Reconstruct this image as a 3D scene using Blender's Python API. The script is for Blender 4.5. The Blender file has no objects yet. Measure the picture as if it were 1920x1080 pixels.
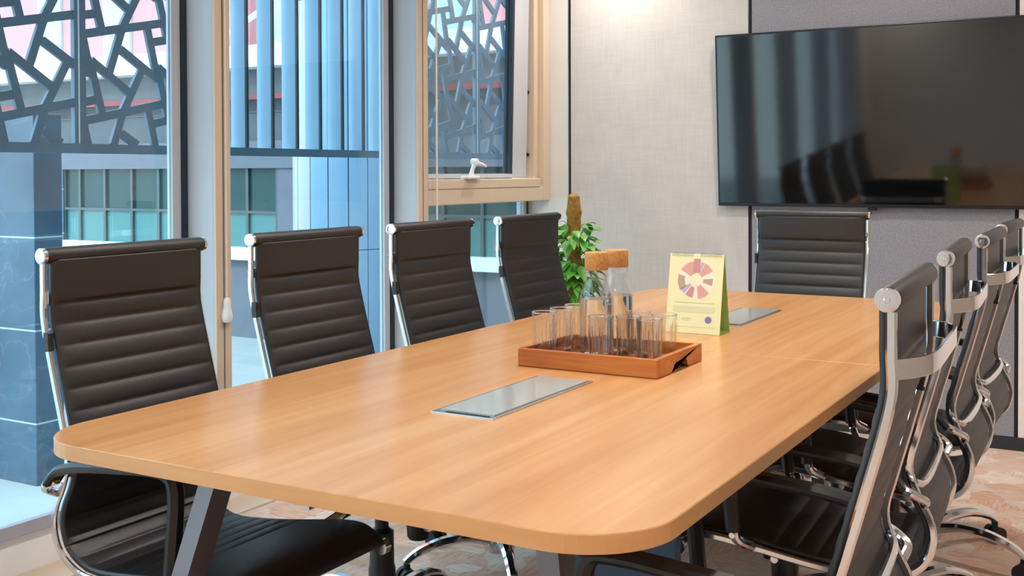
import bpy, bmesh, math, random
from mathutils import Vector, Matrix
random.seed(7)
SC = bpy.context.scene
COL = SC.collection
PI = math.pi

# ------------------------------------------------------------------ materials
def new_mat(name):
    m = bpy.data.materials.new(name); m.use_nodes = True
    nt = m.node_tree
    return m, nt, nt.nodes['Principled BSDF']

def lin(c):
    return tuple((x/12.92 if x <= .04045 else ((x+.055)/1.055)**2.4) for x in (v/255 for v in c)) + (1,)

def pmat(name, rgb, rough=.5, metal=0, spec=.5, noise=0, nscale=20, bump=0, bscale=200, coat=0, stretch=(1, 1, 1)):
    m, nt, b = new_mat(name)
    c = lin(rgb)
    b.inputs['Base Color'].default_value = c
    b.inputs['Roughness'].default_value = rough
    b.inputs['Metallic'].default_value = metal
    b.inputs['Specular IOR Level'].default_value = spec
    b.inputs['Coat Weight'].default_value = coat
    tc = None
    if noise or bump:
        tc = nt.nodes.new('ShaderNodeTexCoord')
        mp = nt.nodes.new('ShaderNodeMapping'); mp.inputs['Scale'].default_value = stretch
        nt.links.new(tc.outputs['Object'], mp.inputs['Vector'])
    if noise:
        n = nt.nodes.new('ShaderNodeTexNoise'); n.inputs['Scale'].default_value = nscale
        n.inputs['Detail'].default_value = 6
        nt.links.new(mp.outputs['Vector'], n.inputs['Vector'])
        r = nt.nodes.new('ShaderNodeValToRGB')
        r.color_ramp.elements[0].position = .3; r.color_ramp.elements[1].position = .7
        r.color_ramp.elements[0].color = tuple(max(0, x*(1-noise)) for x in c[:3]) + (1,)
        r.color_ramp.elements[1].color = tuple(min(1, x*(1+noise)) for x in c[:3]) + (1,)
        nt.links.new(n.outputs['Fac'], r.inputs['Fac']); nt.links.new(r.outputs['Color'], b.inputs['Base Color'])
    if bump:
        n2 = nt.nodes.new('ShaderNodeTexNoise'); n2.inputs['Scale'].default_value = bscale
        n2.inputs['Detail'].default_value = 3
        nt.links.new(mp.outputs['Vector'], n2.inputs['Vector'])
        bp = nt.nodes.new('ShaderNodeBump'); bp.inputs['Strength'].default_value = bump; bp.inputs['Distance'].default_value = .002
        nt.links.new(n2.outputs['Fac'], bp.inputs['Height']); nt.links.new(bp.outputs['Normal'], b.inputs['Normal'])
    return m

def node(nt, t, **kw):
    n = nt.nodes.new(t)
    for k, v in kw.items():
        if k in n.inputs: n.inputs[k].default_value = v
        else: setattr(n, k, v)
    return n

def ramp(nt, fac, stops):
    r = nt.nodes.new('ShaderNodeValToRGB')
    els = r.color_ramp.elements
    while len(els) < len(stops): els.new(.5)
    for e, (p, c) in zip(els, stops): e.position = p; e.color = c
    nt.links.new(fac, r.inputs['Fac'])
    return r.outputs['Color']

def wood_mat(name, dark, mid, light, grain, rough, bands, spec=.5):
    """long streaky grain along Y"""
    m, nt, b = new_mat(name)
    tc = node(nt, 'ShaderNodeTexCoord')
    mp = node(nt, 'ShaderNodeMapping'); mp.inputs['Scale'].default_value = grain
    nt.links.new(tc.outputs['Object'], mp.inputs['Vector'])
    n1 = node(nt, 'ShaderNodeTexNoise'); n1.inputs['Scale'].default_value = 1; n1.inputs['Detail'].default_value = 8; n1.inputs['Roughness'].default_value = .62; n1.inputs['Distortion'].default_value = .6
    nt.links.new(mp.outputs['Vector'], n1.inputs['Vector'])
    mp2 = node(nt, 'ShaderNodeMapping'); mp2.inputs['Scale'].default_value = bands
    nt.links.new(tc.outputs['Object'], mp2.inputs['Vector'])
    n2 = node(nt, 'ShaderNodeTexNoise'); n2.inputs['Scale'].default_value = 1; n2.inputs['Detail'].default_value = 3
    nt.links.new(mp2.outputs['Vector'], n2.inputs['Vector'])
    mx = node(nt, 'ShaderNodeMath', operation='ADD'); 
    m1 = node(nt, 'ShaderNodeMath', operation='MULTIPLY'); m1.inputs[1].default_value = .5
    m2 = node(nt, 'ShaderNodeMath', operation='MULTIPLY'); m2.inputs[1].default_value = .5
    nt.links.new(n1.outputs['Fac'], m1.inputs[0]); nt.links.new(n2.outputs['Fac'], m2.inputs[0])
    nt.links.new(m1.outputs[0], mx.inputs[0]); nt.links.new(m2.outputs[0], mx.inputs[1])
    col = ramp(nt, mx.outputs[0], [(.30, lin(dark)), (.5, lin(mid)), (.70, lin(light))])
    nt.links.new(col, b.inputs['Base Color'])
    b.inputs['Roughness'].default_value = rough
    b.inputs['Specular IOR Level'].default_value = spec
    return m

def carpet_mat():
    m, nt, b = new_mat('carpet_tiles')
    tc = node(nt, 'ShaderNodeTexCoord')
    br = node(nt, 'ShaderNodeTexBrick'); br.inputs['Scale'].default_value = 2
    br.inputs['Mortar Size'].default_value = 0; br.inputs['Brick Width'].default_value = .5; br.inputs['Row Height'].default_value = .5
    br.offset = 0
    br.inputs['Color1'].default_value = (0, 0, 0, 1); br.inputs['Color2'].default_value = (1, 1, 1, 1)
    nt.links.new(tc.outputs['Object'], br.inputs['Vector'])
    # broken woven dashes in two directions
    mpa = node(nt, 'ShaderNodeMapping'); mpa.inputs['Scale'].default_value = (9, 60, 1)
    mpb = node(nt, 'ShaderNodeMapping'); mpb.inputs['Scale'].default_value = (60, 9, 1)
    na = node(nt, 'ShaderNodeTexNoise'); nb = node(nt, 'ShaderNodeTexNoise')
    for mp, n in ((mpa, na), (mpb, nb)):
        n.inputs['Scale'].default_value = 1.5; n.inputs['Detail'].default_value = 4; n.inputs['Roughness'].default_value = .7
        nt.links.new(tc.outputs['Object'], mp.inputs['Vector']); nt.links.new(mp.outputs['Vector'], n.inputs['Vector'])
    vor = node(nt, 'ShaderNodeTexVoronoi', distance='MANHATTAN'); vor.inputs['Scale'].default_value = 7
    nt.links.new(tc.outputs['Object'], vor.inputs['Vector'])
    sep = node(nt, 'ShaderNodeSeparateColor'); nt.links.new(vor.outputs['Color'], sep.inputs['Color'])
    st = node(nt, 'ShaderNodeMath', operation='GREATER_THAN'); st.inputs[1].default_value = .5
    nt.links.new(sep.outputs[0], st.inputs[0])
    mixn = node(nt, 'ShaderNodeMix'); nt.links.new(st.outputs[0], mixn.inputs[0])
    nt.links.new(na.outputs['Fac'], mixn.inputs[2]); nt.links.new(nb.outputs['Fac'], mixn.inputs[3])
    a1 = node(nt, 'ShaderNodeMath', operation='MULTIPLY_ADD'); a1.inputs[1].default_value = .28
    nt.links.new(sep.outputs[1], a1.inputs[0]); nt.links.new(mixn.outputs[0], a1.inputs[2])
    col = ramp(nt, a1.outputs[0], [(.40, lin((192, 148, 126))), (.56, lin((208, 170, 148))), (.68, lin((204, 182, 168))), (.84, lin((220, 202, 186)))])
    nt.links.new(col, b.inputs['Base Color'])
    b.inputs['Roughness'].default_value = .95; b.inputs['Specular IOR Level'].default_value = .1
    nz = node(nt, 'ShaderNodeTexNoise'); nz.inputs['Scale'].default_value = 400
    nt.links.new(tc.outputs['Object'], nz.inputs['Vector'])
    bp = node(nt, 'ShaderNodeBump'); bp.inputs['Strength'].default_value = .4; bp.inputs['Distance'].default_value = .003
    nt.links.new(nz.outputs['Fac'], bp.inputs['Height']); nt.links.new(bp.outputs['Normal'], b.inputs['Normal'])
    return m

def linen_mat(name, rgb, amt, sx, sz):
    """woven wall fabric: crossed stretched noise"""
    m, nt, b = new_mat(name)
    tc = node(nt, 'ShaderNodeTexCoord')
    outs = []
    for s in ((sx*12, 1, sz), (sx, 1, sz*12), (5, 1, 5)):
        mp = node(nt, 'ShaderNodeMapping'); mp.inputs['Scale'].default_value = s
        n = node(nt, 'ShaderNodeTexNoise'); n.inputs['Scale'].default_value = 1; n.inputs['Detail'].default_value = 5
        nt.links.new(tc.outputs['Object'], mp.inputs['Vector']); nt.links.new(mp.outputs['Vector'], n.inputs['Vector'])
        outs.append(n.outputs['Fac'])
    s1 = node(nt, 'ShaderNodeMath', operation='ADD'); nt.links.new(outs[0], s1.inputs[0]); nt.links.new(outs[1], s1.inputs[1])
    s2 = node(nt, 'ShaderNodeMath', operation='ADD'); nt.links.new(s1.outputs[0], s2.inputs[0]); nt.links.new(outs[2], s2.inputs[1])
    d = node(nt, 'ShaderNodeMath', operation='DIVIDE'); d.inputs[1].default_value = 3; nt.links.new(s2.outputs[0], d.inputs[0])
    c = lin(rgb)
    col = ramp(nt, d.outputs[0], [(.36, tuple(x*(1-amt) for x in c[:3])+(1,)), (.64, tuple(min(1, x*(1+amt)) for x in c[:3])+(1,))])
    nt.links.new(col, b.inputs['Base Color'])
    b.inputs['Roughness'].default_value = .92; b.inputs['Specular IOR Level'].default_value = .15
    return m

def stone_mat():
    m, nt, b = new_mat('blue_grey_stone')
    tc = node(nt, 'ShaderNodeTexCoord')
    n = node(nt, 'ShaderNodeTexNoise'); n.inputs['Scale'].default_value = 3; n.inputs['Detail'].default_value = 8
    nt.links.new(tc.outputs['Object'], n.inputs['Vector'])
    base = ramp(nt, n.outputs['Fac'], [(.3, lin((46, 68, 86))), (.7, lin((68, 93, 113)))])
    v = node(nt, 'ShaderNodeTexNoise'); v.inputs['Scale'].default_value = 1.6; v.inputs['Detail'].default_value = 4; v.inputs['Distortion'].default_value = 1.2
    nt.links.new(tc.outputs['Object'], v.inputs['Vector'])
    vein = ramp(nt, v.outputs['Fac'], [(.492, (0, 0, 0, 1)), (.5, (1, 1, 1, 1)), (.508, (0, 0, 0, 1))])
    # joints: horizontal courses every 0.45 m
    sx = node(nt, 'ShaderNodeSeparateXYZ'); nt.links.new(tc.outputs['Object'], sx.inputs['Vector'])
    md = node(nt, 'ShaderNodeMath', operation='PINGPONG'); md.inputs[1].default_value = .225
    nt.links.new(sx.outputs['Z'], md.inputs[0])
    lt = node(nt, 'ShaderNodeMath', operation='LESS_THAN'); lt.inputs[1].default_value = .004
    nt.links.new(md.outputs[0], lt.inputs[0])
    mxv = node(nt, 'ShaderNodeMath', operation='MULTIPLY'); mxv.inputs[1].default_value = .10
    nt.links.new(vein, mxv.inputs[0])
    mx = node(nt, 'ShaderNodeMath', operation='MAXIMUM'); nt.links.new(mxv.outputs[0], mx.inputs[0]); nt.links.new(lt.outputs[0], mx.inputs[1])
    mix = node(nt, 'ShaderNodeMix', data_type='RGBA'); nt.links.new(mx.outputs[0], mix.inputs[0]); nt.links.new(base, mix.inputs[6]); mix.inputs[7].default_value = lin((168, 186, 198))
    nt.links.new(mix.outputs[2], b.inputs['Base Color']); b.inputs['Roughness'].default_value = .45
    return m

def pane_mat(name, tint, refl=1.0, ior=1.5):
    """thin architectural glass: clear tint plus fresnel reflection"""
    m = bpy.data.materials.new(name); m.use_nodes = True
    nt = m.node_tree; nt.nodes.clear()
    out = node(nt, 'ShaderNodeOutputMaterial')
    tr = node(nt, 'ShaderNodeBsdfTransparent'); tr.inputs['Color'].default_value = tint
    gl = node(nt, 'ShaderNodeBsdfGlossy'); gl.inputs['Roughness'].default_value = .0; gl.inputs['Color'].default_value = (refl, refl, refl, 1)
    fr = node(nt, 'ShaderNodeFresnel'); ge = node(nt, 'ShaderNodeNewGeometry')
    io = node(nt, 'ShaderNodeMix'); io.inputs[2].default_value = ior; io.inputs[3].default_value = 1/ior
    nt.links.new(ge.outputs['Backfacing'], io.inputs[0]); nt.links.new(io.outputs[0], fr.inputs['IOR'])
    mx = node(nt, 'ShaderNodeMixShader')
    nt.links.new(fr.outputs[0], mx.inputs[0]); nt.links.new(tr.outputs[0], mx.inputs[1]); nt.links.new(gl.outputs[0], mx.inputs[2])
    nt.links.new(mx.outputs[0], out.inputs['Surface'])
    return m

def glass_mat(name, ior=1.45, color=(1, 1, 1, 1)):
    m, nt, b = new_mat(name)
    b.inputs['Base Color'].default_value = color; b.inputs['Roughness'].default_value = 0
    b.inputs['IOR'].default_value = ior; b.inputs['Transmission Weight'].default_value = 1
    return m

def emit_mat(name, rgb, strength):
    m = bpy.data.materials.new(name); m.use_nodes = True
    nt = m.node_tree; nt.nodes.clear()
    out = node(nt, 'ShaderNodeOutputMaterial'); e = node(nt, 'ShaderNodeEmission')
    e.inputs['Color'].default_value = lin(rgb); e.inputs['Strength'].default_value = strength
    nt.links.new(e.outputs[0], out.inputs['Surface'])
    return m

M = dict(
    leather=pmat('black_leather', (25, 24, 26), .48, spec=.68, bump=.25, bscale=350),
    pad=pmat('black_plastic', (26, 27, 30), .38),
    rubber=pmat('black_rubber', (20, 21, 23), .55),
    chrome=pmat('polished_chrome', (225, 226, 228), .10, metal=1),
    satin=pmat('satin_steel', (205, 206, 208), .25, metal=1),
    table=wood_mat('light_oak_laminate', (182, 125, 74), (200, 146, 93), (214, 166, 114), (30, 1.3, 30), .27, (7, .5, 7)),
    edge=wood_mat('oak_edge_band', (204, 146, 90), (216, 160, 104), (224, 172, 116), (3, 3, 30), .34, (2, 2, 6)),
    tray=wood_mat('acacia_tray', (136, 70, 22), (190, 108, 40), (216, 142, 66), (3, 22, 60), .35, (2, 8, 8)),
    tray_in=wood_mat('acacia_tray_inside', (120, 60, 30), (146, 80, 44), (160, 92, 54), (3, 30, 30), .4, (2, 8, 8)),
    cork=pmat('cork', (205, 146, 86), .85, noise=.22, nscale=160, bump=.3, bscale=300),
    darkmetal=pmat('dark_bronze_powdercoat', (112, 106, 108), .36, metal=.6, noise=.03, nscale=30),
    bluepanel=pmat('blue_grey_panel', (58, 88, 118), .5),
    lid=pmat('flap_glass_plate', (168, 170, 164), .10, spec=.7),
    carpet=carpet_mat(),
    cream=linen_mat('cream_woven_wallcovering', (206, 200, 194), .075, 9, 9),
    felt=pmat('grey_acoustic_felt', (151, 149, 155), .95, spec=.1, noise=.16, nscale=130, bump=.3, bscale=260),
    beige=pmat('pale_beige_panel', (242, 233, 226), .8, noise=.03, nscale=40),
    wallwhite=pmat('white_wall_paint', (222, 220, 216), .8, noise=.015, nscale=8),
    ceiling=pmat('ceiling_paint', (232, 230, 226), .9, noise=.01, nscale=6),
    brown=pmat('taupe_wall_paint', (172, 156, 142), .85, noise=.03, nscale=10),
    skirt=pmat('dark_skirting', (44, 46, 50), .5),
    gap=pmat('shadow_gap', (40, 38, 40), .8),
    alu=pmat('champagne_aluminium', (212, 192, 170), .42, metal=.0, noise=.02, nscale=15, stretch=(1, 1, .05)),
    alugrey=pmat('pale_grey_aluminium', (190, 194, 202), .4, noise=.02, nscale=15, stretch=(1, 1, .05)),
    gasket=pmat('dark_gasket', (30, 44, 58), .5),
    sill=pmat('white_sill', (242, 242, 244), .5, noise=.015, nscale=12),
    lilac=pmat('lilac_grey_frame', (170, 170, 182), .5),
    pane=pane_mat('window_glass', (.80, .93, .97, 1)),
    white=pmat('white_plastic', (238, 238, 238), .4),
    tvbody=pmat('tv_bezel', (44, 46, 50), .35, metal=.5),
    screen=pmat('tv_screen', (7, 8, 9), .06, spec=.85),
    glass=glass_mat('clear_glass', 1.45),
    clearthin=pane_mat('thin_clear_glass', (.985, .99, .99, 1), ior=1.55),
    water=glass_mat('water', 1.33, (.98, 1, 1, 1)),
    page=pmat('calendar_page', (240, 238, 190), .7),
    pageg=pmat('calendar_side', (168, 198, 112), .7),
    moss=pmat('moss_pole', (150, 112, 48), .95, noise=.35, nscale=60, bump=.9, bscale=90),
    leaf=pmat('pothos_leaf', (92, 160, 58), .4, noise=.35, nscale=14),
    pot=pmat('white_pot', (214, 214, 210), .4, noise=.02, nscale=10),
    soil=pmat('potting_soil', (60, 46, 36), .95, noise=.3, nscale=60),
    # outside
    screenm=pmat('slate_blue_screen_metal', (80, 107, 127), .5, noise=.04, nscale=10),
    fin=pmat('pale_blue_fin_paint', (129, 166, 192), .5, noise=.03, nscale=6),
    stone=stone_mat(),
    pave=pmat('pale_pavement', (170, 174, 172), .8, noise=.05, nscale=4),
    paveblue=pmat('blue_pavers', (96, 111, 119), .7, noise=.08, nscale=3),
    pink=pmat('pink_render', (214, 142, 144), .85, noise=.03, nscale=3),
    red=pmat('red_pipe', (140, 56, 64), .5),
    cyan=pmat('pale_cyan_glazing', (178, 222, 226), .15),
    slabw=pmat('white_slab', (236, 238, 240), .7, noise=.02, nscale=4),
    concrete=pmat('grey_concrete', (100, 106, 110), .85, noise=.08, nscale=5),
    soffit=pmat('grey_soffit', (86, 92, 100), .8, noise=.10, nscale=6),
    lintel=pmat('grey_lintel', (106, 109, 120), .8, noise=.06, nscale=8),
    teal=pmat('teal_glazing', (30, 66, 68), .25, spec=.25, noise=.12, nscale=2),
    tealbright=pmat('bright_teal_spandrel', (74, 124, 124), .25, spec=.3),
    frame=pmat('grey_window_frame', (74, 85, 89), .5),
    cladlit=pmat('lit_side_cladding', (170, 174, 178), .4, noise=.02, nscale=4),
    cladb=pmat('blue_cladding', (128, 164, 190), .4, noise=.03, nscale=4),
)

# ------------------------------------------------------------------ mesh builders
def BM(): return bmesh.new()

def add_box(bm, x0, x1, y0, y1, z0, z1, mat=None, bev=0):
    vs = [bm.verts.new(p) for p in ((x0, y0, z0), (x1, y0, z0), (x1, y1, z0), (x0, y1, z0), (x0, y0, z1), (x1, y0, z1), (x1, y1, z1), (x0, y1, z1))]
    fs = [bm.faces.new([vs[i] for i in q]) for q in ((0, 3, 2, 1), (4, 5, 6, 7), (0, 1, 5, 4), (1, 2, 6, 5), (2, 3, 7, 6), (3, 0, 4, 7))]
    if bev:
        es = list({e for f in fs for e in f.edges})
        bmesh.ops.bevel(bm, geom=es, offset=bev, segments=2, affect='EDGES', profile=.5)
    if mat is not None:
        bmesh.ops.transform(bm, matrix=mat, verts=vs)

def add_lathe(bm, prof, cx=0, cy=0, cz=0, n=24, closed=False):
    """prof: list of (r, z)"""
    rings = []
    for r, z in prof:
        if r < 1e-6: rings.append([bm.verts.new((cx, cy, cz+z))])
        else: rings.append([bm.verts.new((cx+r*math.cos(2*PI*k/n), cy+r*math.sin(2*PI*k/n), cz+z)) for k in range(n)])
    pairs = list(zip(rings[:-1], rings[1:]))
    if closed: pairs.append((rings[-1], rings[0]))
    for a, b in pairs:
        for k in range(n):
            k2 = (k+1) % n
            if len(a) == 1 and len(b) == 1: continue
            if len(a) == 1: bm.faces.new((a[0], b[k2], b[k]))
            elif len(b) == 1: bm.faces.new((a[k], a[k2], b[0]))
            else: bm.faces.new((a[k], a[k2], b[k2], b[k]))

def add_cyl(bm, p0, p1, r0, r1=None, n=16, caps=True):
    add_tube(bm, [p0, p1], [r0, r0 if r1 is None else r1], n, caps)

def frames(pts, up=None):
    pts = [Vector(p) for p in pts]; out = []
    prev = None
    for i, p in enumerate(pts):
        if i == 0: t = pts[1]-p
        elif i == len(pts)-1: t = p-pts[-2]
        else: t = (pts[i+1]-p).normalized()+(p-pts[i-1]).normalized()
        t.normalize()
        if up is not None: a = Vector(up)
        elif prev is not None: a = prev
        else: a = Vector((0, 0, 1)) if abs(t.z) < .9 else Vector((1, 0, 0))
        a = (a-t*a.dot(t)).normalized(); prev = a
        out.append((p, t, a, t.cross(a)))
    return out

def add_tube(bm, pts, r, n=12, caps=True, up=None):
    fr = frames(pts, up)
    if not isinstance(r, (list, tuple)): r = [r]*len(fr)
    rings = [[bm.verts.new(p+(a*math.cos(2*PI*k/n)+b*math.sin(2*PI*k/n))*rr) for k in range(n)] for (p, t, a, b), rr in zip(fr, r)]
    for A, B in zip(rings[:-1], rings[1:]):
        for k in range(n): bm.faces.new((A[k], A[(k+1) % n], B[(k+1) % n], B[k]))
    if caps:
        bm.faces.new(rings[0][::-1]); bm.faces.new(rings[-1])

def add_sweep(bm, pts, w, h, up, caps=True, chamfer=.25):
    """rectangular (chamfered) bar along pts; h measured along `up`, w across; w/h may be lists"""
    fr = frames(pts, up)
    W = w if isinstance(w, (list, tuple)) else [w]*len(fr)
    H = h if isinstance(h, (list, tuple)) else [h]*len(fr)
    rings = []
    for (p, t, a, b), ww, hh in zip(fr, W, H):
        c = min(ww, hh)*chamfer
        q = [(ww/2-c, -hh/2), (ww/2, -hh/2+c), (ww/2, hh/2-c), (ww/2-c, hh/2), (-ww/2+c, hh/2), (-ww/2, hh/2-c), (-ww/2, -hh/2+c), (-ww/2+c, -hh/2)]
        rings.append([bm.verts.new(p+b*x+a*y) for x, y in q])
    n = 8
    for A, B in zip(rings[:-1], rings[1:]):
        for k in range(n): bm.faces.new((A[k], A[(k+1) % n], B[(k+1) % n], B[k]))
    if caps:
        bm.faces.new(rings[0][::-1]); bm.faces.new(rings[-1])

def catmull(pts, m=6):
    P = [Vector(p) for p in pts]; P = [P[0]*2-P[1]]+P+[P[-1]*2-P[-2]]
    out = []
    for i in range(1, len(P)-2):
        for k in range(m):
            t = k/m
            out.append(.5*((2*P[i])+(-P[i-1]+P[i+1])*t+(2*P[i-1]-5*P[i]+4*P[i+1]-P[i+2])*t*t+(-P[i-1]+3*P[i]-3*P[i+1]+P[i+2])*t**3))
    out.append(P[-2])
    return out

def add_prism(bm, poly, z0, z1):
    """poly: CCW list of (x,y)"""
    lo = [bm.verts.new((x, y, z0)) for x, y in poly]; hi = [bm.verts.new((x, y, z1)) for x, y in poly]
    bm.faces.new(lo[::-1]); bm.faces.new(hi)
    n = len(poly)
    for k in range(n): bm.faces.new((lo[k], lo[(k+1) % n], hi[(k+1) % n], hi[k]))

def obj(name, bm, mat, parent=None, smooth=False, loc=None):
    bmesh.ops.recalc_face_normals(bm, faces=bm.faces[:])
    me = bpy.data.meshes.new(name); bm.to_mesh(me); bm.free()
    for m in (mat if isinstance(mat, (list, tuple)) else [mat]): me.materials.append(m)
    if smooth:
        for p in me.polygons: p.use_smooth = True
        if smooth != 'all':
            try: me.set_sharp_from_angle(angle=math.radians(35))
            except Exception: pass
    o = bpy.data.objects.new(name, me); COL.objects.link(o)
    if parent is not None: o.parent = parent
    if loc is not None: o.location = loc
    return o

def tag(o, label=None, cat=None, group=None, kind=None):
    if label: o['label'] = label
    if cat: o['category'] = cat
    if group: o['group'] = group
    if kind: o['kind'] = kind
    return o

def thing(name, label, cat, loc=(0, 0, 0), rz=0, group=None):
    o = bpy.data.objects.new(name, None); COL.objects.link(o)
    o.empty_display_size = .1
    o.location = loc; o.rotation_euler = (0, 0, rz)
    return tag(o, label, cat, group)

def dup(root, loc, rz, label):
    r = root.copy(); COL.objects.link(r); r.location = loc; r.rotation_euler = (0, 0, rz); r['label'] = label
    for ch in list(root.children):
        c = ch.copy(); COL.objects.link(c); c.parent = r
        for g in list(ch.children):
            d = g.copy(); COL.objects.link(d); d.parent = c
    return r

def boxo(name, dims, mat, parent=None, bev=0):
    bm = BM(); add_box(bm, *dims, bev=bev)
    return obj(name, bm, mat, parent)

def struct(name, bm, mat, parent=None, smooth=False):
    o = obj(name, bm, mat, parent, smooth)
    if parent is None: o['kind'] = 'structure'
    return o

def sbox(name, dims, mat, parent=None, bev=0):
    bm = BM(); add_box(bm, *dims, bev=bev)
    return struct(name, bm, mat, parent)

# ------------------------------------------------------------------ camera (solved from the photo)
F, YAW, PITCH, ROLL, CY, HC = 2084.457, .5245, .0166, -.0034, 357.4224, 1.2081
cam = bpy.data.cameras.new('camera'); co = bpy.data.objects.new('camera', cam); COL.objects.link(co)
fw = Vector((-math.sin(YAW)*math.cos(PITCH), math.cos(YAW)*math.cos(PITCH), -math.sin(PITCH)))
rt = Vector((math.cos(YAW), math.sin(YAW), 0)); up = rt.cross(fw)
r2 = rt*math.cos(ROLL)+up*math.sin(ROLL); u2 = up*math.cos(ROLL)-rt*math.sin(ROLL)
mw = Matrix.Identity(4)
for i in range(3):
    mw[i][0] = r2[i]; mw[i][1] = u2[i]; mw[i][2] = -fw[i]
mw[2][3] = HC
co.matrix_world = mw
cam.sensor_width = 36; cam.lens = F*36/1920; cam.shift_y = (CY-540)/1920
cam.clip_start = .02; cam.clip_end = 200
SC.camera = co

# ------------------------------------------------------------------ room shell
YB = 5.237; CEIL = 2.75; XR = 1.75; YF = -2.6
GZ_ = -.30; XG = -2.94; XM = -2.80            # glass plane, inner face of the mullions
sbox('floor', (-3.0, XR, YF, YB, -.06, 0), M['carpet'])
sbox('ceiling', (-3.0, XR, YF, YB, CEIL, CEIL+.1), M['ceiling'])
sbox('wall_right', (XR, XR+.1, YF, YB, 0, CEIL), M['brown'])
sbox('wall_rear', (-3.0, XR+.1, YF-.1, YF, 0, CEIL), M['wallwhite'])
sbox('wall_back', (-3.0, XR+.1, YB, YB+.12, -.06, CEIL), M['wallwhite'])
sbox('baseboard_back', (-2.66, XR, YB-.022, YB-.001, 0, .055), M['skirt'])
# wall panels, each a board on the wall with a dark shadow gap between
def panel(name, x0, x1, mat, label):
    return tag(boxo(name, (x0, x1, YB-.014, YB-.002, .056, CEIL-.002), mat, bev=.002), label, 'wall panel')
sbox('trim_1', (-2.681, -2.663, YB-.004, YB, .055, CEIL), M['gap'])
panel('wallcovering_panel', -2.663, -1.703, M['cream'], 'cream woven fabric wall panel behind the potted plant and calendar')
sbox('trim_2', (-1.703, -1.685, YB-.004, YB, .055, CEIL), M['gap'])
panel('acoustic_panel', -1.685, -.522, M['felt'], 'grey felt acoustic wall panel behind the television')
sbox('trim_3', (-.522, -.506, YB-.004, YB, .055, CEIL), M['gap'])
panel('beige_panel', -.506, XR, M['beige'], 'pale beige smooth wall panel at the right edge')

# window wall: low sill, bottom frame, mullions
sbox('trim_4', (-3.04, -2.945, YF, YB, 0, .125), M['sill'], bev=.004)
sbox('trim_5', (-2.975, -2.925, YF, YB, .125, .166), M['lilac'], bev=.003)
sbox('trim_6', (-2.944, -2.80, YF, YB-.03, .0005, .006), M['alu'])
sbox('wall_left', (-3.04, XM+.02, YF, YB, 2.62, CEIL), M['wallwhite'])

def mullion(n, y0, y1):
    bm = BM(); add_box(bm, XG-.02, XM, y0, y1, .125, 2.62, bev=.003)
    root = struct('trim_%d' % n, bm, M['alugrey'])
    # champagne front cap with a slot for the blind cord
    b = BM()
    add_box(b, XM, XM+.012, y0, y0+(y1-y0)*.46, .125, 2.62); add_box(b, XM, XM+.012, y0+(y1-y0)*.58, y1, .125, 2.62)
    obj('front_cap', b, M['alu'], root)
    b = BM(); add_box(b, XM-.001, XM+.003, y0+(y1-y0)*.46, y0+(y1-y0)*.58, .125, 2.62); obj('slot', b, M['gap'], root)
    b = BM(); add_box(b, XG-.012, XG+.02, y0-.024, y0-.0005, .166, 2.62); obj('gasket', b, M['gasket'], root)
    b = BM(); add_box(b, XG-.014, XG+.012, y0-.062, y0-.0245, .166, 2.62); obj('sash_edge', b, M['alugrey'], root)
    return root
mullion(7, 2.790, 2.861); mullion(8, 4.003, 4.072); mullion(9, 1.57, 1.64); mullion(10, .36, .43); mullion(11, -.85, -.78); mullion(12, -2.06, -1.99)

def pane_window(n, y0, y1, z0=.166, z1=2.62):
    root = sbox('window_%d' % n, (XG-.012, XG+.012, y0, y1, z1-.04, z1), M['alugrey'])
    b = BM(); add_box(b, XG-.004, XG+.004, y0, y1, z0, z1-.04); obj('pane', b, M['pane'], root)
    return root
ys = [(-1.99, -.85), (-.78, .36), (.43, 1.57), (1.64, 2.728), (2.861, 3.941)]
for i, (a, b) in enumerate(ys): pane_window(i+1, a, b)
sbox('wall_near', (-3.04, XM+.02, YF, -2.06, .166, 2.62), M['wallwhite'])

# window beside the back wall: frame, transom, awning sash tilted outward, fixed pane below
Y0, Y1 = 4.072, YB-.001
b = BM()
add_box(b, XG-.03, XM-.03, 5.13, 5.1695, 1.058, 2.62, bev=.003); add_box(b, XG-.03, XM+.004, 5.17, Y1, 1.058, 2.62, bev=.003)   # stepped jamb by the back wall
add_box(b, XG-.03, XM+.004, Y0, Y0+.018, .125, 2.62)
add_box(b, XG-.03, XM+.004, Y0+.0185, 5.1695, 1.058, 1.130, bev=.004)   # transom
w3 = struct('window_6', b, M['alu'])
b = BM(); add_box(b, XG-.004, XG+.004, Y0+.018, 5.18, .166, 1.058); obj('pane', b, M['pane'], w3)
b = BM(); add_box(b, XG-.02, XG+.012, 5.212, Y1, .166, 1.058); obj('gasket', b, M['gasket'], w3)
b = BM(); add_box(b, XG-.024, XG+.014, 5.18, 5.2115, .166, 1.058); obj('lower_stile', b, M['alugrey'], w3)
b = BM(); add_box(b, XM-.07, XM+.006, Y0+.0185, 5.129, 1.1305, 1.176, bev=.004); obj('sash_rail', b, M['alu'], w3)
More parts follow.
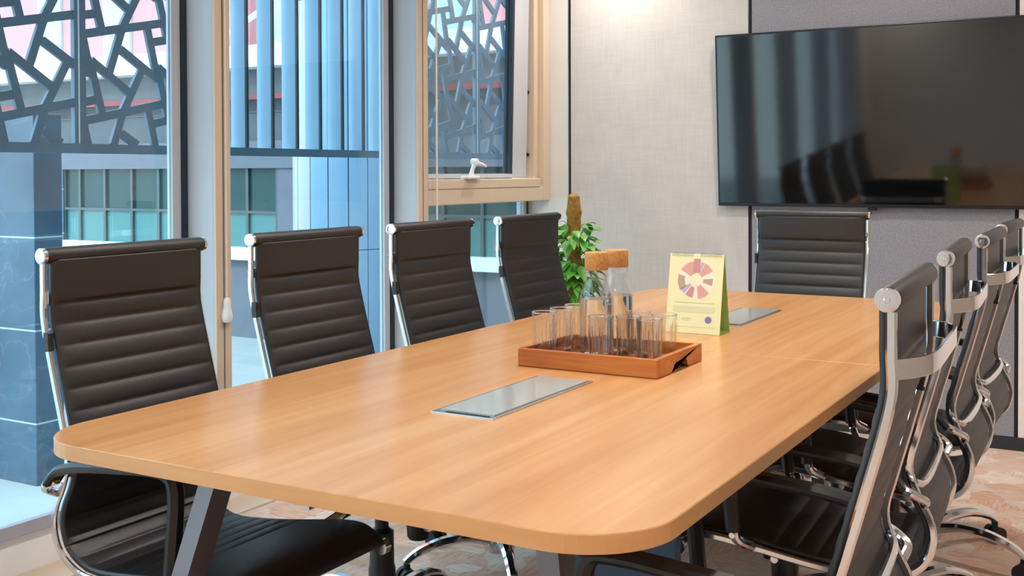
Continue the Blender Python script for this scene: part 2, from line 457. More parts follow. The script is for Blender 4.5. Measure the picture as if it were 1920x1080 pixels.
# sash hinged at the top, standing a little open at the bottom
zt = 2.60; A = math.radians(1.3); XA = XM-.062
rot = Matrix.Translation((XA, 0, zt)) @ Matrix.Rotation(A, 4, 'Y') @ Matrix.Translation((-XA, 0, -zt))
b = BM()
add_box(b, XA-.024, XA+.024, 4.966, 5.112, 1.18, zt, bev=.003); add_box(b, XA-.024, XA+.024, Y0+.02, Y0+.045, 1.18, zt)
add_box(b, XA-.024, XA+.024, Y0+.045, 4.966, 1.18, 1.20); add_box(b, XA-.024, XA+.024, Y0+.045, 4.966, zt-.05, zt)
bmesh.ops.transform(b, matrix=rot, verts=b.verts[:]); obj('sash', b, M['alugrey'], w3)
b = BM(); add_box(b, XA-.004, XA+.004, Y0+.045, 4.945, 1.2, zt-.05); bmesh.ops.transform(b, matrix=rot, verts=b.verts[:]); obj('sash_pane', b, M['pane'], w3)
b = BM(); add_box(b, XA-.022, XA+.022, 4.945, 4.9655, 1.2, zt-.05); bmesh.ops.transform(b, matrix=rot, verts=b.verts[:]); obj('sash_gasket', b, M['gasket'], w3)
for z in (1.30, 1.63):
    b = BM(); add_cyl(b, (XM-.07, 5.1305, z), (XM-.07, 5.118, z), .010, n=12); obj('stay_screw', b, M['pad'], w3)
b = BM()
hy = 4.44
add_box(b, XM-.02, XM+.03, hy-.05, hy+.05, 1.176, 1.192, bev=.006)
add_tube(b, [(XM+.006, hy+.004, 1.19), (XM+.008, hy+.014, 1.222), (XM+.012, hy+.028, 1.250)], [.012, .0095, .0105], 12)
add_cyl(b, (XM-.004, hy+.030, 1.258), (XM+.026, hy+.030, 1.258), .0155, n=18)
add_tube(b, [(XM+.020, hy+.034, 1.254), (XM+.024, hy+.075, 1.246), (XM+.026, hy+.108, 1.236)], [.009, .0075, .0055], 10)
obj('window_handle', b, M['white'], w3, smooth=True)

# blind cords
def cord(x, y, z0, z1, label, tassel):
    b = BM(); add_tube(b, [(x, y, z1), (x, y, z0)], .0022 if tassel else .0042, 8)
    o = tag(obj('blind_cord', b, M['white']), label, 'blind cord', 'cords of the roller blinds')
    if tassel:
        b = BM(); add_lathe(b, [(0, .088), (.009, .086), (.013, .075), (.013, .06), (.019, .03), (.020, .016), (.015, .003), (0, 0)], x, y, z0-.085, n=18)
        obj('tassel', b, M['white'], o, smooth=True)
    return o
cord(XM+.022, 2.829, .775, 2.62, 'white blind cord with a bulb weight hanging at the mullion behind the nearest window-side chair', True)
cord(XM+.03, 4.12, .995, 2.62, 'thin white blind cord hanging in front of the open sash window', False)

# ------------------------------------------------------------------ table
TX0, TX1, TY0, TY1, TZ = -1.711, -.546, 1.241, 4.105, .75
TC = (TX0+TX1)/2; TYC = 2.693; TH = .026
table = thing('conference_table', 'long light oak conference table with rounded corners and dark splayed legs', 'table', (TC, (TY0+TY1)/2, 0))
OX, OY = TC, (TY0+TY1)/2
def half_top(y0, y1, near):
    R_ = .135; poly = []
    def arc(cx, cy, a0):
        for k in range(13):
            a = a0+PI/2*k/12; poly.append((cx+R_*math.cos(a), cy+R_*math.sin(a)))
    if near:
        arc(TX0+R_, y0+R_, PI); arc(TX1-R_, y0+R_, 1.5*PI); poly.extend([(TX1, y1), (TX0, y1)])
    else:
        poly.extend([(TX0, y0), (TX1, y0)]); arc(TX1-R_, y1-R_, 0); arc(TX0+R_, y1-R_, PI/2)
    poly = [(x-OX, y-OY) for x, y in poly]
    bm = BM(); add_prism(bm, poly, TZ-TH, TZ)
    bmesh.ops.recalc_face_normals(bm, faces=bm.faces[:])
    es = [e for e in bm.edges if all(abs(v.co.z-TZ) < 1e-5 for v in e.verts)]
    bmesh.ops.bevel(bm, geom=es, offset=.0015, segments=1, affect='EDGES')
    bm.normal_update()
    for f in bm.faces:
        f.material_index = 0 if abs(f.normal.z) > .2 else 1
    return obj('tabletop', bm, [M['table'], M['edge']], table)
half_top(TY0, TYC-.0006, True); half_top(TYC+.0006, TY1, False)
# legs: splayed both ways
for sx in (-1, 1):
    for sy in (-1, 1):
        tx, ty = OX+sx*(.335 if sy < 0 else .235), (1.486 if sy < 0 else 3.36)
        top = Vector((tx-OX, ty-OY, TZ-TH-.02)); bot = Vector((tx+sx*(.155 if sy < 0 else .02)-OX, ty+sy*(.14 if sy < 0 else .06)-OY, 0))
        bm = BM()
        hw, hd = .019, .026
        lo = [bm.verts.new(bot+Vector((a*hw, c*hd, 0))) for a, c in ((-1, -1), (1, -1), (1, 1), (-1, 1))]
        hi = [bm.verts.new(top+Vector((a*hw, c*hd, 0))) for a, c in ((-1, -1), (1, -1), (1, 1), (-1, 1))]
        bm.faces.new(lo[::-1]); bm.faces.new(hi)
        for k in range(4): bm.faces.new((lo[k], lo[(k+1) % 4], hi[(k+1) % 4], hi[k]))
        obj('leg', bm, M['darkmetal'], table)
for sy in (-1, 1):
    yy = (1.486 if sy < 0 else 3.36)-OY; hx_ = .35 if sy < 0 else .25
    boxo('cross_rail', (-hx_, hx_, yy-.028, yy+.028, TZ-TH-.045, TZ-TH), M['darkmetal'], table)
for sx in (-1, 1): boxo('long_rail', (sx*.2-.025, sx*.2+.025, -1.12, 1.12, TZ-TH-.04, TZ-TH), M['darkmetal'], table)
boxo('cable_panel', (.02, .30, 2.085-OY, 2.115-OY, 0, TZ-TH-.001), M['bluepanel'], table, bev=.004)
# two flip-lid socket plates
def socket(yc):
    b = BM()
    x0, x1, y0, y1 = -.068, .072, yc-.212, yc+.212
    add_box(b, x0, x1, y0, y1, TZ-.003, TZ+.0025, bev=.0012)
    r = obj('socket_plate', b, M['satin'], table)
    b = BM(); add_box(b, x0+.010, x1-.010, y0+.022, y1-.008, TZ+.0026, TZ+.0042); obj('lid', b, M['lid'], r)
    b = BM(); add_box(b, x0+.030, x1-.014, y0+.008, y0+.0135, TZ+.0026, TZ+.0034); obj('finger_slot', b, M['gap'], r)
socket(1.965-OY); socket(3.385-OY)

# ------------------------------------------------------------------ chair
ROLLZ = 1.04
PROF = [(0, 1.036), (0, .97), (.001, .905), (.030, .79), (.055, .70), (.070, .635), (.056, .58), (.032, .53), (.026, .49), (.042, .445), (.085, .415), (.14, .405), (.25, .414), (.36, .430), (.44, .442), (.49, .442), (.525, .425), (.54, .405)]
HW = .203
def prof_samples():
    P = catmull([(f-.24, 0, z) for f, z in PROF], 14)
    S = [0]
    for a, b_ in zip(P[:-1], P[1:]): S.append(S[-1]+(b_-a).length)
    return P, S
PP, SS = prof_samples()
def at_s(s):
    s = max(0, min(s, SS[-1]))
    for i in range(len(SS)-1):
        if SS[i+1] >= s:
            t = (s-SS[i])/max(1e-9, SS[i+1]-SS[i]); p = PP[i].lerp(PP[i+1], t)
            d = (PP[min(i+2, len(PP)-1)]-PP[max(i-1, 0)]).normalized()
            return p, Vector((-d.z, 0, d.x))     # normal towards the sitter
    return PP[-1], Vector((0, 0, 1))
SPLIT = next(S for S, p in zip(SS, PP) if p.x+.24 > .04 and p.z < .46)
RIB0, RIBP = .094, .0455
def rib_t(s, lo, hi, pitch, flat_to=None, flat_from=None):
    if s < lo: u = (s+.02)/(lo+.02); big = True
    elif flat_from is not None and s > flat_from:
        u = (s-flat_from)/(hi-flat_from); big = True
    else: u = ((s-lo) % pitch)/pitch; big = False
    k = max(0, 1-(2*u-1)**2)
    return (.0045+.0075*min(1, (k**.5)*(1.9 if big else 1.0)))
def sling(s0, s1, lo, pitch, flat_from=None, ds=.0035):
    bm = BM(); ycols = [-1, -.97, -.9, -.6, 0, .6, .9, .97, 1]
    n = int((s1-s0)/ds); rings = []
    for i in range(n+1):
        s = s0+(s1-s0)*i/n
        p, nn = at_s(s)
        t = rib_t(s, lo, s1, pitch, None, flat_from)
        ring = []
        for side in (1, -1):
            for y in (ycols if side > 0 else ycols[::-1]):
                e = abs(y)
                k = 1 if e < .92 else (1.1 if e < .98 else .95)
                tt = (.0045+(t-.0045)*(1 if e < .8 else .6)) if e < .95 else .0058
                ring.append(bm.verts.new(p+nn*(.007+side*tt)+Vector((0, y*HW, 0))))
        rings.append(ring)
    m = len(rings[0])
    for A, B in zip(rings[:-1], rings[1:]):
        for k in range(m): bm.faces.new((A[k], A[(k+1) % m], B[(k+1) % m], B[k]))
    bm.faces.new(rings[0][::-1]); bm.faces.new(rings[-1])
    return bm

def make_chair():
    t = thing('office_chair', 'x', 'chair', (0, 0, 0), 0, 'black ribbed office chairs around the table')
    obj('backrest', sling(.004, SPLIT, RIB0, RIBP), M['leather'], t, smooth='all')
    seat_flat = SS[-1]-.24
    obj('seat', sling(SPLIT+.001, SS[-1]-.008, SPLIT, .043, SPLIT+.043*round((seat_flat-SPLIT)/.043)), M['leather'], t, smooth='all')
    # padded head roll with chrome discs
    b = BM(); add_tube(b, [(-.24, -.2145, ROLLZ), (-.24, -.210, ROLLZ), (-.24, .210, ROLLZ), (-.24, .2145, ROLLZ)], [.0155, .0172, .0172, .0155], 20)
    hr = obj('head_roll', b, M['leather'], t, smooth=True)
    for s in (-1, 1):
        b = BM()
        add_tube(b, [(-.24, s*.2148, ROLLZ), (-.24, s*.222, ROLLZ), (-.24, s*.2235, ROLLZ), (-.24, s*.2228, ROLLZ), (-.24, s*.2228, ROLLZ), (-.24, s*.2240, ROLLZ)], [.0165, .0165, .0155, .0135, .0050, .0035], 24)
        obj('end_cap', b, M['chrome'], hr, smooth=True)
    # chrome side rails
    for s in (-1, 1):
        pts = []
        for i in range(0, 96):
            p, nn = at_s(.012+(SS[-1]-.014)*i/95); pts.append(p-nn*.004+Vector((0, s*.2125, 0)))
        b = BM(); add_sweep(b, pts, .0145, .0095, (0, 1, 0), chamfer=.3)
        r = obj('side_rail', b, M['chrome'], t, smooth=True)
        b = BM(); pf, nf = at_s(SS[-1]-.004)
        add_cyl(b, (pf.x-.004, s*.204, pf.z), (pf.x-.004, s*.222, pf.z), .016, n=18); obj('rail_end', b, M['chrome'], r, smooth=True)
        if s < 0:
            b = BM(); p, nn = at_s(.172); q = p+nn*.001
            add_sweep(b, [(q.x+.001, s*.2135, q.z+.019), (q.x, s*.2135, q.z), (q.x+.003, s*.2135, q.z-.019)], .021, .0140, (0, 1, 0)); obj('rail_clip', b, M['pad'], r)
        # flat strip that carries the leather behind the rail
    # bowed chrome spreaders behind the back
    def bow(s, depth, h, name):
        p, nn = at_s(s); pts = []
        base = p-nn*.009
        for k in range(41):
            a = k/40; y = -.2125+.425*a
            d = depth*(1-abs(2*a-1)**7)
            pts.append(Vector((base.x, y, base.z))-nn*d)
        b = BM(); add_sweep(b, pts, h, .006, (1, 0, 0), chamfer=.2)
        return obj(name, b, M['chrome'], t, smooth=True)
    bow(.088, .042, .027, 'back_spreader')
    sl = next(S for S, p in zip(SS, PP) if p.z < .60)
    b = BM(); p, nn = at_s(sl); q = p-nn*.006
    add_tube(b, catmull([(q.x, -.205, q.z), (q.x-.012, -.16, q.z-.010), (q.x-.016, 0, q.z-.012), (q.x-.012, .16, q.z-.010), (q.x, .205, q.z)], 5), .008, 10)
    obj('lumbar_spreader', b, M['chrome'], t, smooth=True)
    # armrests: padded loop from the rail up, forward and down to the seat rail
    for s in (-1, 1):
        y = s*.255
        path = catmull([(.07-.24, y, .596), (.10-.24, y, .624), (.16-.24, y, .640), (.27-.24, y, .652), (.36-.24, y, .659), (.402-.24, y, .653), (.416-.24, y, .620), (.410-.24, y, .54), (.403-.24, y, .470)], 5)
        n = len(path); wl = [.040]*n; hl = [.020]*n
        for i in range(n):
            u = i/(n-1)
            if u > .6: hl[i] = .027; wl[i] = .034
            if u < .12: hl[i] = .014
        b = BM(); add_sweep(b, path, wl, hl, (1e-3, 0, 1) if False else (0, 0, 1), chamfer=.35) if False else None
        fr = []
        # sweep with the flat side across Y
        add_sweep(b, path, hl, wl, (0, 1, 0), chamfer=.35)
        a = obj('armrest', b, M['pad'], t, smooth=True)
        b = BM()
        add_tube(b, catmull([(.085-.24, y, .604), (.055-.24, y, .590), (.034-.24, s*.240, .575), (.038-.24, s*.2135, .56)], 5), .0085, 10)
        obj('arm_bracket', b, M['chrome'], a, smooth=True)
        b = BM()
        add_tube(b, catmull([(.402-.24, y, .474), (.396-.24, s*.25, .452), (.375-.24, s*.2135, .430)], 5), .0105, 10)
        add_cyl(b, (.402-.24, s*.240, .466), (.402-.24, s*.272, .466), .006, n=14)
        obj('arm_bracket', b, M['chrome'], a, smooth=True)
    # under-seat mechanism
    b = BM(); add_box(b, -.10, .15, -.07, .07, .354, .394, bev=.01); obj('tilt_mechanism', b, M['pad'], t)
    b = BM(); add_lathe(b, [(0, .285), (.024, .285), (.0285, .292), (.0315, .335), (.030, .345), (.014, .348), (.014, .356), (0, .356)], .115, 0, 0, n=24); obj('tension_knob', b, M['pad'], t, smooth=True)
    for f in (.16, .33):
        p, nn = at_s(next(S for S, q in zip(SS, PP) if q.x+.24 > f and q.z < .46))
        b = BM(); add_cyl(b, (p.x, -.207, p.z-.018), (p.x, .207, p.z-.018), .008, n=12); obj('seat_spreader', b, M['chrome'], t, smooth=True)
    b = BM(); add_tube(b, [(.0, -.06, .37), (.01, -.20, .366), (.012, -.235, .364)], [.005, .005, .009], 10); obj('tilt_lever', b, M['pad'], t, smooth=True)
    b = BM(); add_lathe(b, [(0, .085), (.036, .085), (.035, .19), (.032, .20), (.031, .285), (.024, .29), (.018, .295), (.0175, .355), (0, .355)], n=24)
    obj('gas_lift', b, M['pad'], t, smooth=True)
    b = BM(); add_lathe(b, [(0, .06), (.045, .062), (.05, .08), (.048, .105), (.036, .115), (0, .115)], n=24); obj('hub', b, M['chrome'], t, smooth=True)
    for k in range(5):
        a = 2*PI*k/5+.35; c, s_ = math.cos(a), math.sin(a)
        prof = catmull([(.035, .095), (.10, .112), (.19, .112), (.265, .092), (.305, .068)], 5)
        P3 = [(q.x*c, q.x*s_, q.y) for q in [Vector((p[0], p[1], 0)) for p in prof]]
        n = len(P3)
        b = BM(); add_sweep(b, P3, [.044-.018*i/(n-1) for i in range(n)], [.030-.012*i/(n-1) for i in range(n)], (0, 0, 1), chamfer=.35)
        l = obj('base_leg', b, M['chrome'], t, smooth=True)
        b = BM(); cx, cy = .300*c, .300*s_; tx, ty = -s_, c
        for w in (-1, 1):
            add_cyl(b, (cx+tx*w*.009, cy+ty*w*.009, .026), (cx+tx*w*.026, cy+ty*w*.026, .026), .026, n=18)
        add_cyl(b, (cx, cy, .03), (cx, cy, .066), .010, n=12)
        add_tube(b, [(cx+tx*.010, cy+ty*.010, .028), (cx-tx*.010, cy-ty*.010, .028)], .014, 12)
        obj('caster', b, M['rubber'], l, smooth=True)
    return t

chair0 = make_chair()
chairs = [
    # roll centre x, y, heading of the seat (deg)
    (-1.96, 1.695, 0, 'black ribbed chair on the window side nearest the camera, by the table corner'),
    (-1.96, 2.297, 0, 'black ribbed chair second from the camera on the window side, right of the blind tassel'),
    (-1.96, 2.890, 0, 'black ribbed chair third from the camera on the window side, in front of the mullion'),
    (-1.96, 3.510, 0, 'black ribbed chair on the window side right beside the potted plant'),
    (-.313, 1.715, 180+3.1, 'black chair seen from behind, nearest of the right-hand row, in front of the others'),
    (-.359, 2.470, 180+3.6, 'black chair seen edge-on at the right, directly behind the nearest right-hand one'),
    (-.359, 3.060, 180+1.2, 'black chair seen edge-on at the right, third along from the camera'),
    (-.376, 3.650, 180-.6, 'black chair on the right side farthest from the camera, partly cut by the frame'),
    (-1.146, 4.290, -90, 'black ribbed chair at the far head of the table under the television'),
]
for i, (x, y, a, lab) in enumerate(chairs):
    ra = math.radians(a)
    bx, by = x+.24*math.cos(ra), y+.24*math.sin(ra)
    if i == 0:
        chair0.location = (bx, by, 0); chair0.rotation_euler = (0, 0, ra); chair0['label'] = lab
    else: dup(chair0, (bx, by, 0), ra, lab)

# ------------------------------------------------------------------ tray with carafes and tumblers
TRX0, TRX1, TRY0, TRY1 = -1.302, -.948, 2.275, 2.555
tcx, tcy = (TRX0+TRX1)/2, (TRY0+TRY1)/2
tray = thing('serving_tray', 'reddish wooden serving tray with cut-out handles on the conference table', 'tray', (tcx, tcy, TZ+.0006))
hx, hy_ = (TRX1-TRX0)/2, (TRY1-TRY0)/2
b = BM(); add_box(b, -hx+.013, hx-.013, -hy_+.013, hy_-.013, .002, .011); obj('tray_base', b, M['tray_in'], tray)
for s in (-1, 1):
    b = BM(); add_box(b, -hx, hx, s*hy_-(.013 if s > 0 else 0), s*hy_+(0 if s > 0 else .013), 0, .042, bev=.002); obj('long_side', b, M['tray'], tray)
for s in (-1, 1):
    # end board with a notch cut in its lower edge
    prof = [(-hy_+.013, 0), (-.055, 0), (-.045, .004), (-.038, .017), (-.028, .021), (.028, .021), (.038, .017), (.045, .004), (.055, 0), (hy_-.013, 0), (hy_-.013, .042), (-hy_+.013, .042)]
    b = BM(); xa, xb = (s*hx-.013, s*hx) if s > 0 else (s*hx, s*hx+.013)
    A = [b.verts.new((xa, y, z)) for y, z in prof]; B = [b.verts.new((xb, y, z)) for y, z in prof]
    b.faces.new(A); b.faces.new(B[::-1])
    for k in range(len(prof)): b.faces.new((A[k], A[(k+1) % len(prof)], B[(k+1) % len(prof)], B[k]))
    bmesh.ops.triangulate(b, faces=[f for f in b.faces if len(f.verts) > 4])
    obj('end_side', b, M['tray'], tray)

ZT = TZ+.0122
def carafe(x, y, label):
    t = thing('water_carafe', label, 'carafe', (x, y, ZT), 0, 'water carafes on the tray')
    outer = [(0, 0), (.036, 0), (.041, .004), (.042, .012), (.042, .135), (.040, .150), (.034, .168), (.0285, .182), (.0265, .195), (.0265, .212)]
    inner = [(.0240, .212), (.0240, .195), (.0262, .181), (.0318, .166), (.0378, .149), (.0397, .134), (.0397, .010), (.034, .006), (0, .006)]
    b = BM(); add_lathe(b, outer+inner, n=40); obj('bottle', b, M['clearthin'], t, smooth='all')
    b = BM(); add_lathe(b, [(0, .0065), (.0336, .0065), (.0393, .0105), (.0393, .134), (.0385, .1425), (0, .1425)], n=40); obj('water', b, M['water'], t, smooth=True)
    b = BM(); add_lathe(b, [(0, .2122), (.0272, .2122), (.0285, .215), (.0285, .251), (.0270, .254), (0, .254)], n=32); obj('cork_stopper', b, M['cork'], t, smooth=True)
    return t
carafe(-1.1555, 2.40, 'round glass carafe of water with a cork stopper, nearer the camera on the tray')
carafe(-1.147, 2.496, 'glass carafe of water with a cork stopper, partly hidden behind the nearer one')

def tumbler():
    t = tag(thing('drinking_glass', 'x', 'glass', (0, 0, 0), 0, 'clear tumblers on the tray'))
    n = 10; H_ = .113; b = BM()
    def ring(r, z, facet):
        out = []
        for k in range(n*4):
            a = 2*PI*k/(n*4); q = (a % (2*PI/n))-PI/n
            f = math.cos(PI/n)/math.cos(q)
            rr = r*(1-facet+facet*f); out.append(b.verts.new((rr*math.cos(a), rr*math.sin(a), z)))
        return out
    rows = [ring(.0245, .0, 1), ring(.0255, .002, 1), ring(.0282, .054, 1), ring(.0296, .084, 1), ring(.0299, .091, 0), ring(.0304, H_-.001, 0), ring(.0297, H_, 0), ring(.0284, H_-.002, 0), ring(.0246, .018, 0), ring(.0220, .0155, 0)]
    for A, B in zip(rows[:-1], rows[1:]):
        for k in range(n*4): b.faces.new((A[k], A[(k+1) % (n*4)], B[(k+1) % (n*4)], B[k]))
    b.faces.new(rows[0][::-1]); b.faces.new(rows[-1])
    obj('tumbler', b, M['clearthin'], t, smooth=True)
    b = BM(); add_lathe(b, [(.0291+.0014*math.cos(2*PI*k/8), H_-.001+.0014*math.sin(2*PI*k/8)) for k in range(8)], n=40, closed=True)
    obj('rim', b, M['glass'], t, smooth='all')
    b = BM(); add_lathe(b, [(0, .0025), (.0225, .0025), (.0232, .004), (.0215, .0145), (0, .0142)], n=32)
    obj('base', b, M['glass'], t, smooth=True)
    b = BM()
    for k in range(n):
        c, s_ = math.cos(2*PI*k/n), math.sin(2*PI*k/n)
        add_tube(b, [(.0254*c, .0254*s_, .004), (.0280*c, .0280*s_, .054), (.0294*c, .0294*s_, .086), (.0296*c, .0296*s_, .092)], [.0009, .0015, .0013, .0004], 8)
    obj('fluting', b, M['glass'], t, smooth=True)
    return t
gl = [
    (-1.260, 2.330, 'clear tumbler at the left front corner of the tray'),
    (-1.256, 2.412, 'clear tumbler in the middle of the left row on the tray'),
    (-1.255, 2.490, 'clear tumbler at the back of the left row, next to the carafe'),
    (-1.106, 2.320, 'clear tumbler standing right in front of the nearer carafe'),
    (-1.050, 2.352, 'clear tumbler at the front of the tray, just right of the carafes'),
    (-0.990, 2.332, 'clear tumbler at the right front corner of the tray'),
    (-1.064, 2.440, 'clear tumbler behind the right-hand front tumblers'),
    (-0.993, 2.425, 'clear tumbler by the right-hand handle, in front of the calendar'),
]
tg = tumbler(); g0 = None
for i, (x, y, lab) in enumerate(gl):
    if i == 0: tg.location = (x, y, ZT); tg['label'] = lab
    else: dup(tg, (x, y, ZT), 0, lab)

# ------------------------------------------------------------------ desk calendar
cal = thing('desk_calendar', 'pale yellow standing desk calendar with a round pink collage picture', 'calendar', (-1.131, 3.01, TZ+.0006))
CH, CWD = .222, .162
def page(y_base, y_top, mat, name, th=.0012):
    b = BM(); d = Vector((0, y_top-y_base, CH)); n = Vector((0, -CH, y_top-y_base)).normalized() if y_base < y_top else Vector((0, CH, y_base-y_top)).normalized()
    c = [Vector((-CWD/2, y_base, 0)), Vector((CWD/2, y_base, 0)), Vector((CWD/2, y_top, CH)), Vector((-CWD/2, y_top, CH))]
    A = [b.verts.new(p) for p in c]; B = [b.verts.new(p-n*th) for p in c]
    b.faces.new(A); b.faces.new(B[::-1])
    for k in range(4): b.faces.new((A[k], A[(k+1) % 4], B[(k+1) % 4], B[k]))
    return obj(name, b, mat, cal)
fp = page(-.042, .0, M['page'], 'front_page')
page(.044, .003, M['pageg'], 'back_board')
b = BM(); add_box(b, -CWD/2, CWD/2, -.041, .043, .0, .0015); obj('base_board', b, M['pageg'], cal)
b = BM()
for k in range(30):
    if k in (13, 14, 15, 16): continue
    x = -CWD/2+.008+(CWD-.016)*k/29
    add_tube(b, [(x, .0015+.006*math.cos(a), CH-.003+.006*math.sin(a)) for a in [2*PI*i/10 for i in range(10)]], .0007, 5)
obj('wire_binding', b, M['satin'], cal)
# printed marks lie on the page plane
fd = Vector((0, .042, CH)).normalized(); fn = Vector((0, -CH, .042)).normalized()
def on_page(u, v, lift=.0004):      # u from centre, v up from the base edge
    return Vector((u, -.042, 0))+fd*v+fn*lift
def mark(name, polys, rgb, lift):
    m = pmat('print_'+name, rgb, .7)
    for poly in polys:
        b = BM(); b.faces.new([b.verts.new(on_page(u, v, lift)) for u, v in poly]); obj(name, b, m, fp)
def circ(cx, cy, r, n=32, a0=0, a1=2*PI): return [(cx+r*math.cos(a0+(a1-a0)*k/n), cy+r*math.sin(a0+(a1-a0)*k/n)) for k in range(n)]
def wedge(cx, cy, r0, r1, a0, a1, n=8):
    return [(cx+r1*math.cos(a0+(a1-a0)*k/n), cy+r1*math.sin(a0+(a1-a0)*k/n)) for k in range(n+1)]+[(cx+r0*math.cos(a1+(a0-a1)*k/n), cy+r0*math.sin(a1+(a0-a1)*k/n)) for k in range(n+1)]
ccx, ccy = .002, .152
D = math.radians
mark('white_disc', [circ(ccx, ccy, .056)], (246, 238, 224), .0004)
mark('pink_shape', [wedge(ccx, ccy, .018, .054, D(100), D(150)), wedge(ccx, ccy, .018, .054, D(28), D(62)), wedge(ccx, ccy, .020, .054, D(-80), D(-42))], (222, 168, 158), .0006)
mark('rose_shape', [[(ccx-.010, ccy+.020), (ccx+.010, ccy+.020), (ccx+.010, ccy+.060), (ccx-.010, ccy+.060)], wedge(ccx, ccy, .022, .052, D(-125), D(-98))], (206, 150, 142), .0008)
mark('olive_shape', [wedge(ccx, ccy, .034, .055, D(165), D(215)), wedge(ccx, ccy, .022, .050, D(-18), D(6))], (186, 168, 142), .0006)
mark('lilac_shape', [wedge(ccx, ccy, .020, .053, D(64), D(76)), wedge(ccx, ccy, .020, .052, D(-150), D(-130))], (190, 184, 206), .0006)
mark('cream_centre', [circ(ccx, ccy, .017)], (248, 240, 200), .0009)
mark('text_line', [[(-.058, .086), (.060, .086), (.060, .0875), (-.058, .0875)], [(-.034, .041), (-.006, .041), (-.006, .043), (-.034, .043)], [(-.034, .036), (-.012, .036), (-.012, .0373), (-.034, .0373)], [(-.058, .018), (.066, .018), (.066, .0188), (-.058, .0188)]], (206, 204, 168), .0005)
mark('text_block', [[(-.062, .060), (.064, .060), (.064, .076), (-.062, .076)]], (224, 224, 184), .0004)
mark('purple_seal', [circ(.045, .040, .010, 14)], (140, 124, 178), .0006)

# ------------------------------------------------------------------ television
tv = thing('television', 'large flat black television mounted on the felt panel', 'television', (-1.113, 5.160, 1.452))
tw, thh = .727, .4115
tv.rotation_euler = (math.radians(3.6), 0, 0)
b = BM(); add_box(b, -tw, tw, .0, .030, -thh, thh, bev=.004); obj('housing', b, M['tvbody'], tv)
b = BM(); add_box(b, -tw+.010, tw-.010, -.0012, .001, -thh+.016, thh-.010); obj('screen', b, M['screen'], tv)
b = BM(); add_box(b, -.02, .02, .004, .020, -thh-.014, -thh+.001, bev=.003); obj('sensor', b, M['pad'], tv)
b = BM(); add_box(b, -.25, .25, .0302, .046, -.2, -.1); add_box(b, -.25, .25, .0302, .053, -.1, .2); obj('wall_bracket', b, M['pad'], tv)

# ------------------------------------------------------------------ potted plant
px_, py_ = -2.432, 4.80
plant = thing('potted_plant', 'leafy green climbing plant on a brown moss pole in the corner', 'plant', (px_, py_, 0))
b = BM(); add_lathe(b, [(0, 0), (.10, 0), (.115, .02), (.135, .26), (.14, .27), (.13, .27), (.125, .235), (0, .235)], n=32); obj('pot', b, M['pot'], plant, smooth=True)
b = BM(); add_lathe(b, [(0, .236), (.1235, .236), (0, .242)], n=24); obj('soil', b, M['soil'], plant)
b = BM()
pr_ = [(0, .2)]+[(.035+.003*math.sin(k*2.3)+.002*math.sin(k*5.1), .2+.9*k/40) for k in range(39)]+[(.028, 1.09), (.015, 1.102), (0, 1.105)]
add_lathe(b, pr_, n=20); obj('moss_pole', b, M['moss'], plant, smooth=True)
rng = random.Random(3)
b = BM()
def leaf(bm, base, dirv, L, W, droop):
    dirv = dirv.normalized(); side = dirv.cross(Vector((0, 0, 1))).normalized(); upv = side.cross(dirv).normalized()
    rows = []
    for i, (u, w) in enumerate(((0, .05), (.12, .55), (.3, .98), (.5, .95), (.7, .68), (.88, .3), (1, .02))):
        c = base+dirv*(L*u)-Vector((0, 0, droop*L*u*u))
        rows.append([bm.verts.new(c-side*W*w/2+upv*W*.13*w), bm.verts.new(c), bm.verts.new(c+side*W*w/2+upv*W*.13*w)])
    for A, B in zip(rows[:-1], rows[1:]):
        bm.faces.new((A[0], A[1], B[1], B[0])); bm.faces.new((A[1], A[2], B[2], B[1]))
stems = BM()
for k in range(270):
    z = rng.uniform(.50, .95) if k < 235 else rng.uniform(.25, .5)
    a = rng.uniform(0, 2*PI); c, s = math.cos(a), math.sin(a)
    r1 = rng.uniform(.045, .105)*(1 if z > .55 else .9)
    p0 = Vector((.03*c, .03*s, z)); p1 = Vector((r1*c, r1*s, z+rng.uniform(-.01, .05)))
    add_tube(stems, [p0, (p0+p1)/2+Vector((0, 0, .012)), p1], .0018, 5)
    d = Vector((c+rng.uniform(-.6, .6), s+rng.uniform(-.6, .6), rng.uniform(-.9, .2)))
    leaf(b, p1, d, rng.uniform(.055, .085), rng.uniform(.038, .058), rng.uniform(.1, .5))
obj('leaves', b, M['leaf'], plant, smooth='all'); tag(obj('stems', stems, M['leaf'], plant, smooth='all'), kind='stuff')

